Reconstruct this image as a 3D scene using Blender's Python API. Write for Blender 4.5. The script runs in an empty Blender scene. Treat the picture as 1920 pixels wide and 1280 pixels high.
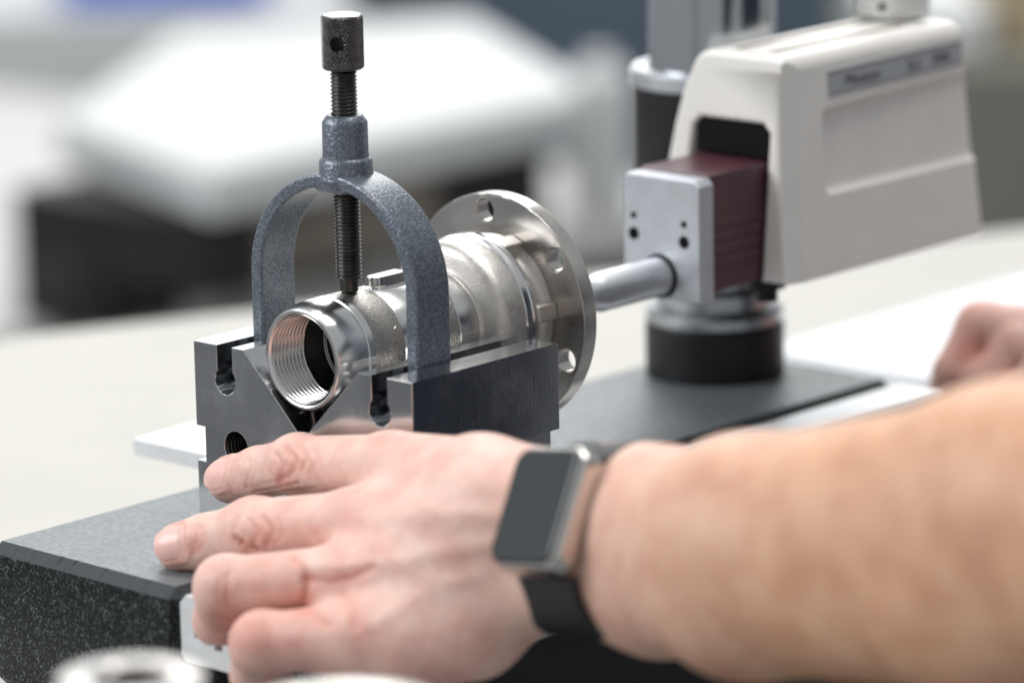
import bpy, bmesh, math, random
import numpy as np
from mathutils import Vector, Matrix
random.seed(7); rng = np.random.default_rng(7)
sc = bpy.context.scene
MM = 0.001

# ------------------------------------------------------------------ camera
FPX = 8005.0; YAW, EL, ROLL = -0.7334, 0.2261, -0.0191
POS = np.array([960.28, -962.13, 377.91])            # millimetres; v-block front face is the plane y = 0, plate top is z = 0
FW = np.array([math.sin(YAW)*math.cos(EL), math.cos(YAW)*math.cos(EL), -math.sin(EL)])
_r0 = np.cross(FW, [0, 0, 1]); _r0 /= np.linalg.norm(_r0); _u0 = np.cross(_r0, FW)
RT = _r0*math.cos(ROLL) + _u0*math.sin(ROLL); UP = _u0*math.cos(ROLL) - _r0*math.sin(ROLL)
cam = bpy.data.cameras.new('camera'); camo = bpy.data.objects.new('camera', cam); sc.collection.objects.link(camo)
M = Matrix.Identity(4)
for i in range(3):
    M[i][0], M[i][1], M[i][2], M[i][3] = RT[i], UP[i], -FW[i], POS[i]*MM
camo.matrix_world = M
cam.sensor_width = 36; cam.lens = FPX/1920*36; cam.clip_start = 0.02; cam.clip_end = 60
cam.dof.use_dof = True; cam.dof.focus_distance = 1.412; cam.dof.aperture_fstop = 5.0; cam.dof.aperture_blades = 9
sc.camera = camo

# ------------------------------------------------------------------ light
world = bpy.data.worlds.new('World'); sc.world = world; world.use_nodes = True
world.node_tree.nodes['Background'].inputs[0].default_value = (0.93, 0.97, 1.0, 1)
world.node_tree.nodes['Background'].inputs[1].default_value = 0.44
def area(name, loc, target, sx, sy, power, col=(1, 1, 1)):
    l = bpy.data.lights.new(name, 'AREA'); l.shape = 'RECTANGLE'; l.size = sx; l.size_y = sy; l.energy = power; l.color = col
    o = bpy.data.objects.new(name, l); sc.collection.objects.link(o); o.location = loc
    o.rotation_euler = (Vector(target)-Vector(loc)).to_track_quat('-Z', 'Y').to_euler(); return o
area('ceiling_light', (0.05, 0.45, 1.9), (0.0, 0.1, 0), 1.3, 0.5, 22.0, (1, 0.985, 0.96))
area('ceiling_light', (-1.8, 2.3, 1.9), (-1.4, 2.0, 0), 1.6, 1.0, 36.0, (1, 0.99, 0.97))
area('window_light', (-1.15, -1.25, 1.15), (0, 0.05, 0.05), 1.2, 1.0, 29.0, (0.97, 0.99, 1))
area('window_light', (-2.7, 3.0, 1.05), (0, 0, 0.1), 3.2, 1.5, 18.0, (0.95, 0.98, 1))  # unseen area lamp, added for bright reflections on upward-facing steel and granite
sc.view_settings.view_transform = 'Standard'; sc.view_settings.look = 'None'
sc.view_settings.exposure = 0.22; sc.view_settings.gamma = 1.0
sc.render.engine = 'CYCLES'
sc.cycles.use_denoising = True
sc.cycles.max_bounces = 8; sc.cycles.sample_clamp_indirect = 6.0

# ------------------------------------------------------------------ helpers
C = sc.collection
def hity(px, py, y):
    v = FW + RT*(px-960)/FPX - UP*(py-640)/FPX; return POS + v*((y-POS[1])/v[1])
def atd(px, py, d):
    return POS + (FW + RT*(px-960)/FPX - UP*(py-640)/FPX)*d

def tag(o, label=None, cat=None, group=None, kind=None):
    if label: o['label'] = label
    if cat: o['category'] = cat
    if group: o['group'] = group
    if kind: o['kind'] = kind
    return o
def thing(name, loc, label, cat, group=None):
    o = bpy.data.objects.new(name, None); C.objects.link(o); o.location = Vector(loc)*MM; o.empty_display_size = 0.01
    return tag(o, label, cat, group)
def world_loc(o):
    return np.array(o.location)/MM + (world_loc(o.parent) if o.parent else 0)
def mk(name, verts, faces, mat, parent=None, smooth=None, loc=None, wn=True):
    """verts in world millimetres -> one mesh object"""
    v = np.asarray(verts, float).reshape(-1, 3)
    if parent is not None:
        o0 = world_loc(parent); here = np.zeros(3)
    else:
        lo, hi = v.min(0), v.max(0)
        o0 = np.array([(lo[0]+hi[0])/2, (lo[1]+hi[1])/2, lo[2]]) if loc is None else np.asarray(loc, float); here = o0
    me = bpy.data.meshes.new(name); me.from_pydata(((v-o0)*MM).tolist(), [], [list(map(int, f)) for f in faces]); me.update()
    if mat is not None: me.materials.append(mat)
    ob = bpy.data.objects.new(name, me); C.objects.link(ob); ob.location = Vector(here)*MM
    if parent is not None: ob.parent = parent
    if smooth is not None:
        for p in me.polygons: p.use_smooth = True
        if smooth < 179:
            me.set_sharp_from_angle(angle=math.radians(smooth))
            if wn and len(me.polygons) < 6000:
                w = ob.modifiers.new('weighted_normal', 'WEIGHTED_NORMAL'); w.keep_sharp = True; w.weight = 100
    return ob
def bm_out(bm):
    bm.verts.index_update()
    V = [tuple(v.co) for v in bm.verts]; Fc = [[v.index for v in f.verts] for f in bm.faces]; bm.free(); return V, Fc
def box_data(lo, hi, bev=0.0, seg=2):
    bm = bmesh.new(); bmesh.ops.create_cube(bm, size=1)
    for v in bm.verts:
        for k in range(3): v.co[k] = lo[k] + (v.co[k]+.5)*(hi[k]-lo[k])
    if bev: bmesh.ops.bevel(bm, geom=list(bm.edges)+list(bm.verts), offset=bev, segments=seg, profile=.5, affect='EDGES')
    return bm_out(bm)
def box(name, lo, hi, mat, parent=None, bev=0.0, seg=2, rotz=0, piv=None, smooth=40):
    V, Fc = box_data(lo, hi, bev, seg); V = np.array(V)
    if rotz:
        p = np.array(piv if piv is not None else [(lo[0]+hi[0])/2, (lo[1]+hi[1])/2, 0]); c, s = math.cos(rotz), math.sin(rotz)
        W = V-p; V = np.stack([p[0]+W[:, 0]*c-W[:, 1]*s, p[1]+W[:, 0]*s+W[:, 1]*c, V[:, 2]], 1)
    return mk(name, V, Fc, mat, parent, smooth)
def frame(axis):
    a = np.asarray(axis, float); a /= np.linalg.norm(a)
    h = np.array([0, 0, 1.]) if abs(a[2]) < .9 else np.array([1., 0, 0])
    e1 = np.cross(h, a); e1 /= np.linalg.norm(e1); return e1, np.cross(a, e1), a
def lathe_data(prof, c, axis, n=64, cap0=False, cap1=False, wave=None):
    """prof: [(r, h)] along axis from point c"""
    e1, e2, a = frame(axis); t = np.linspace(0, 2*math.pi, n, endpoint=False); c = np.asarray(c, float)
    V = []; Fc = []
    for r, h in prof:
        V.append(c + a*h + r*(np.cos(t)[:, None]*e1 + np.sin(t)[:, None]*e2))
    V = np.concatenate(V); m = len(prof)
    for i in range(m-1):
        for j in range(n):
            Fc.append([i*n+j, i*n+(j+1) % n, (i+1)*n+(j+1) % n, (i+1)*n+j])
    if cap0: Fc.append(list(range(n))[::-1])
    if cap1: Fc.append([(m-1)*n+j for j in range(n)])
    return V, Fc
def lathe(name, prof, c, axis, mat, parent=None, n=64, cap0=False, cap1=False, smooth=35):
    V, Fc = lathe_data(prof, c, axis, n, cap0, cap1); return mk(name, V, Fc, mat, parent, smooth, wn=False)
def join_data(parts):
    V = []; Fc = []; k = 0
    for v, f in parts:
        v = np.asarray(v).reshape(-1, 3); V.append(v); Fc += [[i+k for i in q] for q in f]; k += len(v)
    return np.concatenate(V), Fc
def curve_prism(outlines, depth, bev, res=3):
    """2D outlines (first outer, rest holes) -> bevelled prism; local (x, y) outline, z from 0 to depth"""
    cu = bpy.data.curves.new('tmp', 'CURVE'); cu.dimensions = '2D'; cu.fill_mode = 'BOTH'
    for pts in outlines:
        s = cu.splines.new('POLY'); s.points.add(len(pts)-1); s.use_cyclic_u = True
        for q, (x, y) in zip(s.points, pts): q.co = (x, y, 0, 1)
    cu.extrude = depth/2-bev; cu.bevel_depth = bev; cu.bevel_resolution = res; cu.offset = -bev
    ob = bpy.data.objects.new('tmp', cu); C.objects.link(ob)
    dg = bpy.context.evaluated_depsgraph_get(); me = ob.evaluated_get(dg).to_mesh()
    bm = bmesh.new(); bm.from_mesh(me); bmesh.ops.remove_doubles(bm, verts=bm.verts, dist=1e-4); bmesh.ops.recalc_face_normals(bm, faces=bm.faces)
    V, Fc = bm_out(bm); ob.evaluated_get(dg).to_mesh_clear()
    bpy.data.objects.remove(ob); bpy.data.curves.remove(cu)
    V = np.array(V); V[:, 2] += depth/2; return V, Fc
def circle(cx, cy, r, n=40, a0=0, a1=2*math.pi, end=False):
    return [(cx+r*math.cos(a), cy+r*math.sin(a)) for a in np.linspace(a0, a1, n, endpoint=end)]
def xz_to_world(V, y0):          # prism outline (x, z), depth along +y
    V = np.asarray(V); return np.stack([V[:, 0], y0+V[:, 2], V[:, 1]], 1)
def flip(Fc): return [f[::-1] for f in Fc]
def thread_data(c, axis, length, r, depth, pitch, n=40, per=6, inner=False, h0=0.0):
    e1, e2, a = frame(axis); rows = int(length/pitch*per)+1; t = np.linspace(0, 2*math.pi, n, endpoint=False)
    V = []
    for i in range(rows):
        h = i*pitch/per
        ph = (h/pitch - t/(2*math.pi)) % 1.0
        tri = np.abs(ph*2-1); tri = np.clip((tri-.5)*1.35+.5, 0, 1)
        rr = r - depth*tri if not inner else r + depth*tri
        V.append(np.asarray(c)+a*(h0+h)+rr[:, None]*(np.cos(t)[:, None]*e1+np.sin(t)[:, None]*e2))
    Fc = [[i*n+j, i*n+(j+1) % n, (i+1)*n+(j+1) % n, (i+1)*n+j] for i in range(rows-1) for j in range(n)]
    return np.concatenate(V), Fc
def boolean(ob, cutters):
    for c in cutters:
        m = ob.modifiers.new('cut', 'BOOLEAN'); m.operation = 'DIFFERENCE'; m.object = c; m.solver = 'EXACT'
    dg = bpy.context.evaluated_depsgraph_get(); me = bpy.data.meshes.new_from_object(ob.evaluated_get(dg))
    ob.modifiers.clear(); w = ob.modifiers.new('weighted_normal', 'WEIGHTED_NORMAL'); w.keep_sharp = True; w.weight = 100; old = ob.data; ob.data = me; bpy.data.meshes.remove(old)
    for c in cutters: bpy.data.objects.remove(c)
def text_data(body, size):
    cu = bpy.data.curves.new('tmp', 'FONT'); cu.body = body; cu.size = size; cu.extrude = 0.02; cu.resolution_u = 3
    ob = bpy.data.objects.new('tmp', cu); C.objects.link(ob)
    dg = bpy.context.evaluated_depsgraph_get(); me = ob.evaluated_get(dg).to_mesh()
    V = np.array([tuple(v.co) for v in me.vertices]); Fc = [list(p.vertices) for p in me.polygons]
    ob.evaluated_get(dg).to_mesh_clear(); bpy.data.objects.remove(ob); bpy.data.curves.remove(cu); return V, Fc

# ------------------------------------------------------------------ materials
def nmat(name):
    m = bpy.data.materials.new(name); m.use_nodes = True; nt = m.node_tree; return m, nt, nt.nodes['Principled BSDF']
def N(nt, typ, **kw):
    n = nt.nodes.new(typ)
    for k, v in kw.items():
        if k in n.inputs: n.inputs[k].default_value = v
        else: setattr(n, k, v)
    return n
def L(nt, a, b): nt.links.new(a, b)
def coords(nt, scale=(1, 1, 1), rot=(0, 0, 0)):
    g = N(nt, 'ShaderNodeNewGeometry'); mp = N(nt, 'ShaderNodeMapping'); mp.inputs['Scale'].default_value = scale; mp.inputs['Rotation'].default_value = rot
    L(nt, g.outputs['Position'], mp.inputs['Vector']); return mp.outputs['Vector']
def ramp(nt, fac, stops):
    r = N(nt, 'ShaderNodeValToRGB'); el = r.color_ramp.elements
    while len(el) < len(stops): el.new(.5)
    for e, (p, c) in zip(el, stops): e.position = p; e.color = (c, c, c, 1) if not hasattr(c, '__len__') else (*c, 1)
    L(nt, fac, r.inputs['Fac']); return r.outputs['Color']
def bump(nt, b, h, strength, dist, prev=None):
    n = N(nt, 'ShaderNodeBump'); n.inputs['Strength'].default_value = strength; n.inputs['Distance'].default_value = dist
    L(nt, h, n.inputs['Height'])
    if prev is not None: L(nt, prev, n.inputs['Normal'])
    L(nt, n.outputs['Normal'], b.inputs['Normal']); return n.outputs['Normal']
def plain(name, col, rough=.5, metal=0., noise=0.0, nscale=40, spec=.5, bumps=0.0):
    m, nt, b = nmat(name); b.inputs['Roughness'].default_value = rough; b.inputs['Metallic'].default_value = metal; b.inputs['Specular IOR Level'].default_value = spec
    b.inputs['Base Color'].default_value = (*col, 1)
    if noise or bumps:
        t = N(nt, 'ShaderNodeTexNoise', Scale=nscale, Detail=5.0, Roughness=.6); L(nt, coords(nt), t.inputs['Vector'])
        if noise:
            c = ramp(nt, t.outputs['Fac'], [(.3, [x*(1-noise) for x in col]), (.7, [min(1, x*(1+noise)) for x in col])]); L(nt, c, b.inputs['Base Color'])
            r = ramp(nt, t.outputs['Fac'], [(.3, max(.02, rough*(1-noise))), (.7, min(1, rough*(1+noise)))]); L(nt, r, b.inputs['Roughness'])
        if bumps: bump(nt, b, t.outputs['Fac'], .5, bumps)
    return m
def ground_steel(name, col=(.40, .40, .41), r0=.10, r1=.24, scr=(30, 900, 900), rotxyz=(0, .6, 0)):
    m, nt, b = nmat(name); b.inputs['Metallic'].default_value = 1
    s = N(nt, 'ShaderNodeTexNoise', Scale=1.0, Detail=4.0, Roughness=.65); L(nt, coords(nt, scr, rotxyz), s.inputs['Vector'])
    s2 = N(nt, 'ShaderNodeTexNoise', Scale=1.0, Detail=4.0, Roughness=.7); L(nt, coords(nt, (1500, 1500, 70), (.0, -.75, .0)), s2.inputs['Vector'])
    big = N(nt, 'ShaderNodeTexNoise', Scale=28.0, Detail=5.0, Roughness=.6); L(nt, coords(nt), big.inputs['Vector'])
    mx = N(nt, 'ShaderNodeMath', operation='ADD'); L(nt, s.outputs['Fac'], mx.inputs[0]); L(nt, s2.outputs['Fac'], mx.inputs[1])
    mx2 = N(nt, 'ShaderNodeMath', operation='MULTIPLY'); L(nt, mx.outputs[0], mx2.inputs[0]); mx2.inputs[1].default_value = .5
    a = N(nt, 'ShaderNodeMath', operation='MULTIPLY_ADD'); L(nt, big.outputs['Fac'], a.inputs[0]); a.inputs[1].default_value = .6; 
    b2 = N(nt, 'ShaderNodeMath', operation='MULTIPLY'); L(nt, mx2.outputs[0], b2.inputs[0]); b2.inputs[1].default_value = .4; L(nt, b2.outputs[0], a.inputs[2])
    L(nt, ramp(nt, a.outputs[0], [(.38, r0), (.62, r1)]), b.inputs['Roughness'])
    L(nt, ramp(nt, a.outputs[0], [(.3, [x*.82 for x in col]), (.7, [x*1.1 for x in col])]), b.inputs['Base Color'])
    bump(nt, b, mx2.outputs[0], .14, .00009)
    return m
def turned_steel(name, col=(.60, .59, .58), rough=.2, axisc=(0, 0, 60.66)):
    """concentric tool marks about the part's y axis"""
    m, nt, b = nmat(name); b.inputs['Metallic'].default_value = 1; b.inputs['Base Color'].default_value = (*col, 1)
    g = N(nt, 'ShaderNodeNewGeometry'); sub = N(nt, 'ShaderNodeVectorMath', operation='SUBTRACT'); sub.inputs[1].default_value = [v*MM for v in axisc]
    L(nt, g.outputs['Position'], sub.inputs[0]); sep = N(nt, 'ShaderNodeSeparateXYZ'); L(nt, sub.outputs[0], sep.inputs[0])
    cb = N(nt, 'ShaderNodeCombineXYZ'); L(nt, sep.outputs['X'], cb.inputs['X']); L(nt, sep.outputs['Z'], cb.inputs['Y'])
    ln = N(nt, 'ShaderNodeVectorMath', operation='LENGTH'); L(nt, cb.outputs[0], ln.inputs[0])
    cc = N(nt, 'ShaderNodeCombineXYZ'); L(nt, ln.outputs['Value'], cc.inputs['X']); L(nt, sep.outputs['Y'], cc.inputs['Y'])
    t = N(nt, 'ShaderNodeTexNoise', Scale=3200.0, Detail=3.0, Roughness=.6); L(nt, cc.outputs[0], t.inputs['Vector'])
    big = N(nt, 'ShaderNodeTexNoise', Scale=60.0, Detail=4.0); L(nt, coords(nt), big.inputs['Vector'])
    L(nt, ramp(nt, big.outputs['Fac'], [(.3, rough*.7), (.7, rough*1.5)]), b.inputs['Roughness'])
    bump(nt, b, t.outputs['Fac'], .25, .00006)
    b.inputs['Anisotropic'].default_value = .4
    return m
def cast_steel(name, col=(.58, .545, .505), rough=.42, b1=.45, b2=.12):
    m, nt, b = nmat(name); b.inputs['Metallic'].default_value = 1
    v = N(nt, 'ShaderNodeTexNoise', Scale=1500.0, Detail=3.0, Roughness=.6); L(nt, coords(nt), v.inputs['Vector'])
    w = N(nt, 'ShaderNodeTexNoise', Scale=420.0, Detail=4.0, Roughness=.65); L(nt, coords(nt), w.inputs['Vector'])
    L(nt, ramp(nt, w.outputs['Fac'], [(.3, [x*.93 for x in col]), (.7, [x*1.05 for x in col])]), b.inputs['Base Color'])
    L(nt, ramp(nt, w.outputs['Fac'], [(.3, rough*.85), (.7, rough*1.2)]), b.inputs['Roughness'])
    n1 = bump(nt, b, v.outputs['Fac'], b1, .0004)
    bump(nt, b, w.outputs['Fac'], b2, .0005, n1)
    return m
def hammer_paint(name):
    m, nt, b = nmat(name)
    v = N(nt, 'ShaderNodeTexVoronoi', Scale=1050.0); v.feature = 'SMOOTH_F1'; v.inputs['Smoothness'].default_value = .6
    w = N(nt, 'ShaderNodeTexNoise', Scale=520.0, Detail=3.0); L(nt, coords(nt), w.inputs['Vector'])
    ad = N(nt, 'ShaderNodeMixRGB', blend_type='ADD'); ad.inputs[0].default_value = .0022
    L(nt, coords(nt), ad.inputs[1]); L(nt, w.outputs['Color'], ad.inputs[2]); L(nt, ad.outputs[0], v.inputs['Vector'])
    big = N(nt, 'ShaderNodeTexNoise', Scale=90.0, Detail=6.0, Roughness=.7); L(nt, coords(nt), big.inputs['Vector'])
    c1 = ramp(nt, v.outputs['Distance'], [(.1, (.215, .24, .275)), (.55, (.105, .125, .155))])
    mxn = N(nt, 'ShaderNodeMixRGB'); mxn.blend_type = 'MIX'; L(nt, ramp(nt, big.outputs['Fac'], [(.62, 0.0), (.74, .6)]), mxn.inputs[0]); L(nt, c1, mxn.inputs[1]); mxn.inputs[2].default_value = (.20, .18, .165, 1)
    L(nt, mxn.outputs[0], b.inputs['Base Color'])
    bv = N(nt, 'ShaderNodeBevel', samples=4); bv.inputs['Radius'].default_value = .0011
    gg = N(nt, 'ShaderNodeNewGeometry'); dt = N(nt, 'ShaderNodeVectorMath', operation='DOT_PRODUCT'); L(nt, bv.outputs[0], dt.inputs[0]); L(nt, gg.outputs['Normal'], dt.inputs[1])
    ed = ramp(nt, dt.outputs['Value'], [(.80, 1.0), (.985, 0.0)]); er = ramp(nt, big.outputs['Fac'], [(.36, 0.0), (.6, 1.0)])
    em = N(nt, 'ShaderNodeMath', operation='MULTIPLY'); L(nt, ed, em.inputs[0]); L(nt, er, em.inputs[1])
    ew = N(nt, 'ShaderNodeMixRGB'); L(nt, em.outputs[0], ew.inputs[0]); L(nt, mxn.outputs[0], ew.inputs[1]); ew.inputs[2].default_value = (.30, .28, .26, 1); L(nt, ew.outputs[0], b.inputs['Base Color'])
    b.inputs['Metallic'].default_value = .45; b.inputs['Roughness'].default_value = .36
    b.inputs['Coat Weight'].default_value = .35; b.inputs['Coat Roughness'].default_value = .25
    bump(nt, b, v.outputs['Distance'], .55, .00035)
    return m
def granite(name, lapped=False):
    m, nt, b = nmat(name)
    v = N(nt, 'ShaderNodeTexNoise', Scale=1700.0, Detail=2.0, Roughness=.6); L(nt, coords(nt, (1, 1, .6), (.3, .2, .5)), v.inputs['Vector'])
    v2 = N(nt, 'ShaderNodeTexVoronoi', Scale=420.0); v2.feature = 'F1'; L(nt, coords(nt, (1, 1, .5), (.5, .1, .2)), v2.inputs['Vector'])
    v3 = N(nt, 'ShaderNodeTexNoise', Scale=330.0, Detail=2.0); L(nt, coords(nt), v3.inputs['Vector'])
    mu = N(nt, 'ShaderNodeMath', operation='MULTIPLY_ADD'); L(nt, v3.outputs['Fac'], mu.inputs[0]); mu.inputs[1].default_value = .35; L(nt, v.outputs['Fac'], mu.inputs[2])
    c = ramp(nt, mu.outputs[0], [(.45, (.009, .010, .010)), (.70, (.014, .016, .016)), (.79, (.055, .062, .064)), (.90, (.14, .15, .15))])
    if lapped:
        c = ramp(nt, mu.outputs[0], [(.45, (.115, .13, .14)), (.7, (.13, .146, .156)), (.88, (.19, .205, .215))])
    L(nt, c, b.inputs['Base Color'])
    L(nt, ramp(nt, v2.outputs['Distance'], [(.0, .34 if lapped else .22), (.7, .5 if lapped else .36)]), b.inputs['Roughness']); b.inputs['Specular IOR Level'].default_value = .5 if lapped else .18
    bump(nt, b, v.outputs['Fac'], .10, .0002)
    return m
def skin(name):
    m, nt, b = nmat(name)
    g = N(nt, 'ShaderNodeNewGeometry'); sep = N(nt, 'ShaderNodeSeparateXYZ'); L(nt, g.outputs['Position'], sep.inputs[0])
    n1 = N(nt, 'ShaderNodeTexNoise', Scale=75.0, Detail=6.0, Roughness=.62); L(nt, coords(nt), n1.inputs['Vector'])
    n2 = N(nt, 'ShaderNodeTexNoise', Scale=230.0, Detail=4.0, Roughness=.65); L(nt, coords(nt), n2.inputs['Vector'])
    at = N(nt, 'ShaderNodeAttribute'); at.attribute_name = 'red'
    hand = ramp(nt, n1.outputs['Fac'], [(.34, (.72, .415, .35)), (.5, (.78, .505, .43)), (.66, (.81, .575, .49))])
    arm = ramp(nt, n1.outputs['Fac'], [(.34, (.55, .285, .17)), (.5, (.65, .365, .225)), (.66, (.71, .425, .275))])
    mr = N(nt, 'ShaderNodeMapRange'); mr.inputs['From Min'].default_value = .12; mr.inputs['From Max'].default_value = .27; L(nt, sep.outputs['X'], mr.inputs['Value'])
    mx = N(nt, 'ShaderNodeMixRGB'); L(nt, mr.outputs[0], mx.inputs[0]); L(nt, hand, mx.inputs[1]); L(nt, arm, mx.inputs[2])
    rd = N(nt, 'ShaderNodeMixRGB'); L(nt, at.outputs['Fac'], rd.inputs[0]); L(nt, mx.outputs[0], rd.inputs[1]); rd.inputs[2].default_value = (.60, .20, .15, 1)
    mt = N(nt, 'ShaderNodeMixRGB', blend_type='MULTIPLY'); mt.inputs[0].default_value = 1; L(nt, rd.outputs[0], mt.inputs[1]); L(nt, ramp(nt, n2.outputs['Fac'], [(.3, .9), (.7, 1.0)]), mt.inputs[2])
    L(nt, mt.outputs[0], b.inputs['Base Color'])
    b.inputs['Roughness'].default_value = .46; b.inputs['Specular IOR Level'].default_value = .4
    b.inputs['Subsurface Weight'].default_value = .35; b.inputs['Subsurface Radius'].default_value = (1.0, .35, .2); b.inputs['Subsurface Scale'].default_value = .004
    v = N(nt, 'ShaderNodeTexVoronoi', Scale=900.0); v.feature = 'DISTANCE_TO_EDGE'; L(nt, coords(nt, (.55, 1, 1)), v.inputs['Vector'])
    n3 = N(nt, 'ShaderNodeTexNoise', Scale=650.0, Detail=3.0); L(nt, coords(nt, (2.3, .5, .5)), n3.inputs['Vector'])
    q = bump(nt, b, ramp(nt, v.outputs['Distance'], [(0, 0.), (.25, 1.)]), .18, .00018)
    bump(nt, b, n3.outputs['Fac'], .5, .0009, q)
    return m

M_STEEL = ground_steel('ground_hardened_steel', (.58, .58, .59))
M_TURN = turned_steel('turned_stainless', (.47, .455, .44), .24); M_FLANGE = turned_steel('turned_flange_face', (.53, .505, .48), .24)
M_POL = turned_steel('polished_stainless', (.64, .635, .63), .2)
M_CAST = cast_steel('blasted_stainless', (.60, .57, .535), .43, .3, .02); M_CAST2 = cast_steel('rough_cast_stainless', (.44, .415, .385), .27, .75, .1)
M_HAM = hammer_paint('blue_grey_hammer_paint')
M_BLACKST = plain('blackened_steel', (.085, .083, .08), .33, 1.0, .25, 300)
M_KNURL = plain('knurled_steel', (.135, .13, .128), .28, 1.0, .2, 300)
M_GRAN = granite('black_granite'); M_LAP = granite('lapped_granite', True); M_CHAMF = plain('sawn_granite', (.04, .046, .05), .5, 0, .35, 500)
M_CHAMF.node_tree.nodes['Principled BSDF'].inputs['Specular IOR Level'].default_value = .2
M_ALU = plain('anodised_aluminium', (.72, .73, .74), .42, .35, .06, 200)
M_ALU2 = plain('bead_blasted_aluminium', (.56, .58, .62), .45, .75, .05, 150)
M_ALUROD = plain('aluminium_rod', (.62, .63, .66), .36, .85, .05, 150)
M_WHITE = plain('ivory_plastic', (.78, .75, .715), .42, 0, .03, 60)
M_WHITE2 = plain('white_knob_plastic', (.74, .745, .73), .4, 0, .03, 60)
M_MAROON = plain('maroon_enamel', (.075, .028, .037), .34, .0, .1, 60, .5)
M_GROOVE = plain('brown_groove', (.16, .10, .07), .6)
M_BLACK = plain('black_plastic', (.011, .011, .012), .45, 0, .1, 80, .3)
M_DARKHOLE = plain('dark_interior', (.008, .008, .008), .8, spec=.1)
M_CHROME = plain('chromed_column', (.40, .42, .44), .14, 1.0)
M_LABEL = plain('grey_label', (.40, .42, .44), .5, .2)
M_INK = plain('dark_ink', (.06, .045, .07), .6)
M_STRIPE = plain('purple_grey_stripe', (.27, .255, .29), .55)
M_PAPER = plain('white_paper', (.80, .82, .86), .8, 0, .02, 20)
M_TABLE = plain('cream_bench_top', (.485, .47, .435), .6, 0, .05, 14, .25)
M_FLOOR = plain('grey_floor', (.30, .305, .31), .6, 0, .15, 4)
M_SKIN = skin('skin')
M_NAIL = plain('fingernail', (.76, .46, .41), .32, 0, .05, 300)

# ------------------------------------------------------------------ setting
TZ = -50.0
fl = mk('floor', [(-9000, -4000, -860), (4000, -4000, -860), (4000, 9000, -860), (-9000, 9000, -860)], [[0, 1, 2, 3]], M_FLOOR); tag(fl, kind='structure')

# granite plate (slightly skewed to the block, as in the photograph)
GY = -0.0226
def gpt(a, b): return np.array([a*math.cos(GY)-b*math.sin(GY), a*math.sin(GY)+b*math.cos(GY)])
def gbox(name, lo, hi, mat, parent=None, bev=0, seg=1, sm=None):
    V, Fc = box_data(lo, hi, bev, seg); V = np.array(V); q = np.stack([V[:, 0]*math.cos(GY)-V[:, 1]*math.sin(GY), V[:, 0]*math.sin(GY)+V[:, 1]*math.cos(GY), V[:, 2]], 1)
    return mk(name, q, Fc, mat, parent, sm)
gp = gbox('granite_plate', (-80.9, -68.5, TZ+.2), (11.4, 300, 0), M_GRAN, None, 3.6, 1)
bm = bmesh.new(); bm.from_mesh(gp.data)
bmesh.ops.subdivide_edges(bm, edges=[e for e in bm.edges if e.calc_length() > .05 and min(v.co.z for v in e.verts) > .04], cuts=110)
bm.verts.ensure_lookup_table()
zmx = max(v.co.z for v in bm.verts); mx_ = np.mean([v.co for v in bm.verts], 0); bm.normal_update()
for v in bm.verts:
    if v.co.z > .04:
        amt = abs(random.gauss(0, .00004)) + (random.uniform(.0002, .0005) if random.random() < .015 else 0)
        if v.co.z > zmx-1e-5:
            n0 = sum((f.normal for f in v.link_faces), Vector()); n0.z = 0
            if n0.length > 1e-6: n0.normalize(); v.co -= n0*amt
        else: v.co.z += amt*.8
bmesh.ops.triangulate(bm, faces=[f for f in bm.faces if len(f.verts) > 4 and f.normal.z < .95]); bm.to_mesh(gp.data); bm.free(); gp.data.update()
gp.data.materials.append(M_LAP); gp.data.materials.append(M_CHAMF)
for p in gp.data.polygons: p.material_index = 1 if p.normal.z > .95 else (2 if p.normal.z > .3 else 0)
tag(gp, 'speckled black granite plate with chamfered edges under the steel block', 'granite plate')
# workbench
wb = thing('workbench', (-150, 200, -860), 'cream topped workbench under the granite plate', 'workbench')
BV = [(-470, -120), (9, -120), (9, 335), (110, 380), (110, 780), (-240, 780), (-470, 300)]
V, Fc = curve_prism([BV], 8, 1.5, 2); V = np.array(V); V[:, 2] += TZ-8
mk('bench_top', V, Fc, M_TABLE, wb, 40)
V, Fc = curve_prism([[(-455, -105), (2, -105), (2, 340), (95, 390), (95, 765), (-232, 765), (-455, 296)]], 800, 2, 1); V = np.array(V); V[:, 2] += -859; mk('underbench_shade_block', V, Fc, M_BLACK, wb, 40)  # added black block, stands in for the shade under the bench top

# aluminium rail along the plate's side
rail = thing('aluminium_rail', (22, 120, TZ), 'silver aluminium slotted rail along the right side of the granite plate', 'rail')
rx0, rx1, rz0, rz1 = 11.45, 36.0, -23.2, -1.2
out = [(rx0+2.2, rz0), (rx1-2.2, rz0), (rx1, rz0+2.2), (rx1, -14.5), (rx1-5.5, -14.5), (rx1-5.5, -17), (rx1-9, -17), (rx1-9, -8), (rx1-5.5, -8), (rx1-5.5, -10.5), (rx1, -10.5), (rx1, rz1-2.2), (rx1-2.2, rz1), (rx0+2.8, rz1), (rx0, rz1-2.8), (rx0, rz0+2.2)]
hole = [(rx0+6.5, -9.4), (rx0+6.5, -14.6), (rx0+11.5, -14.6), (rx0+11.5, -9.4)]
V, Fc = curve_prism([out, hole], 366, .35, 1); V = xz_to_world(V, -67)
V[:, :2] = np.stack([V[:, 0]*math.cos(GY)-V[:, 1]*math.sin(GY), V[:, 0]*math.sin(GY)+V[:, 1]*math.cos(GY)], 1)
mk('rail_body', V, Fc, M_ALU, rail, 30)
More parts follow.
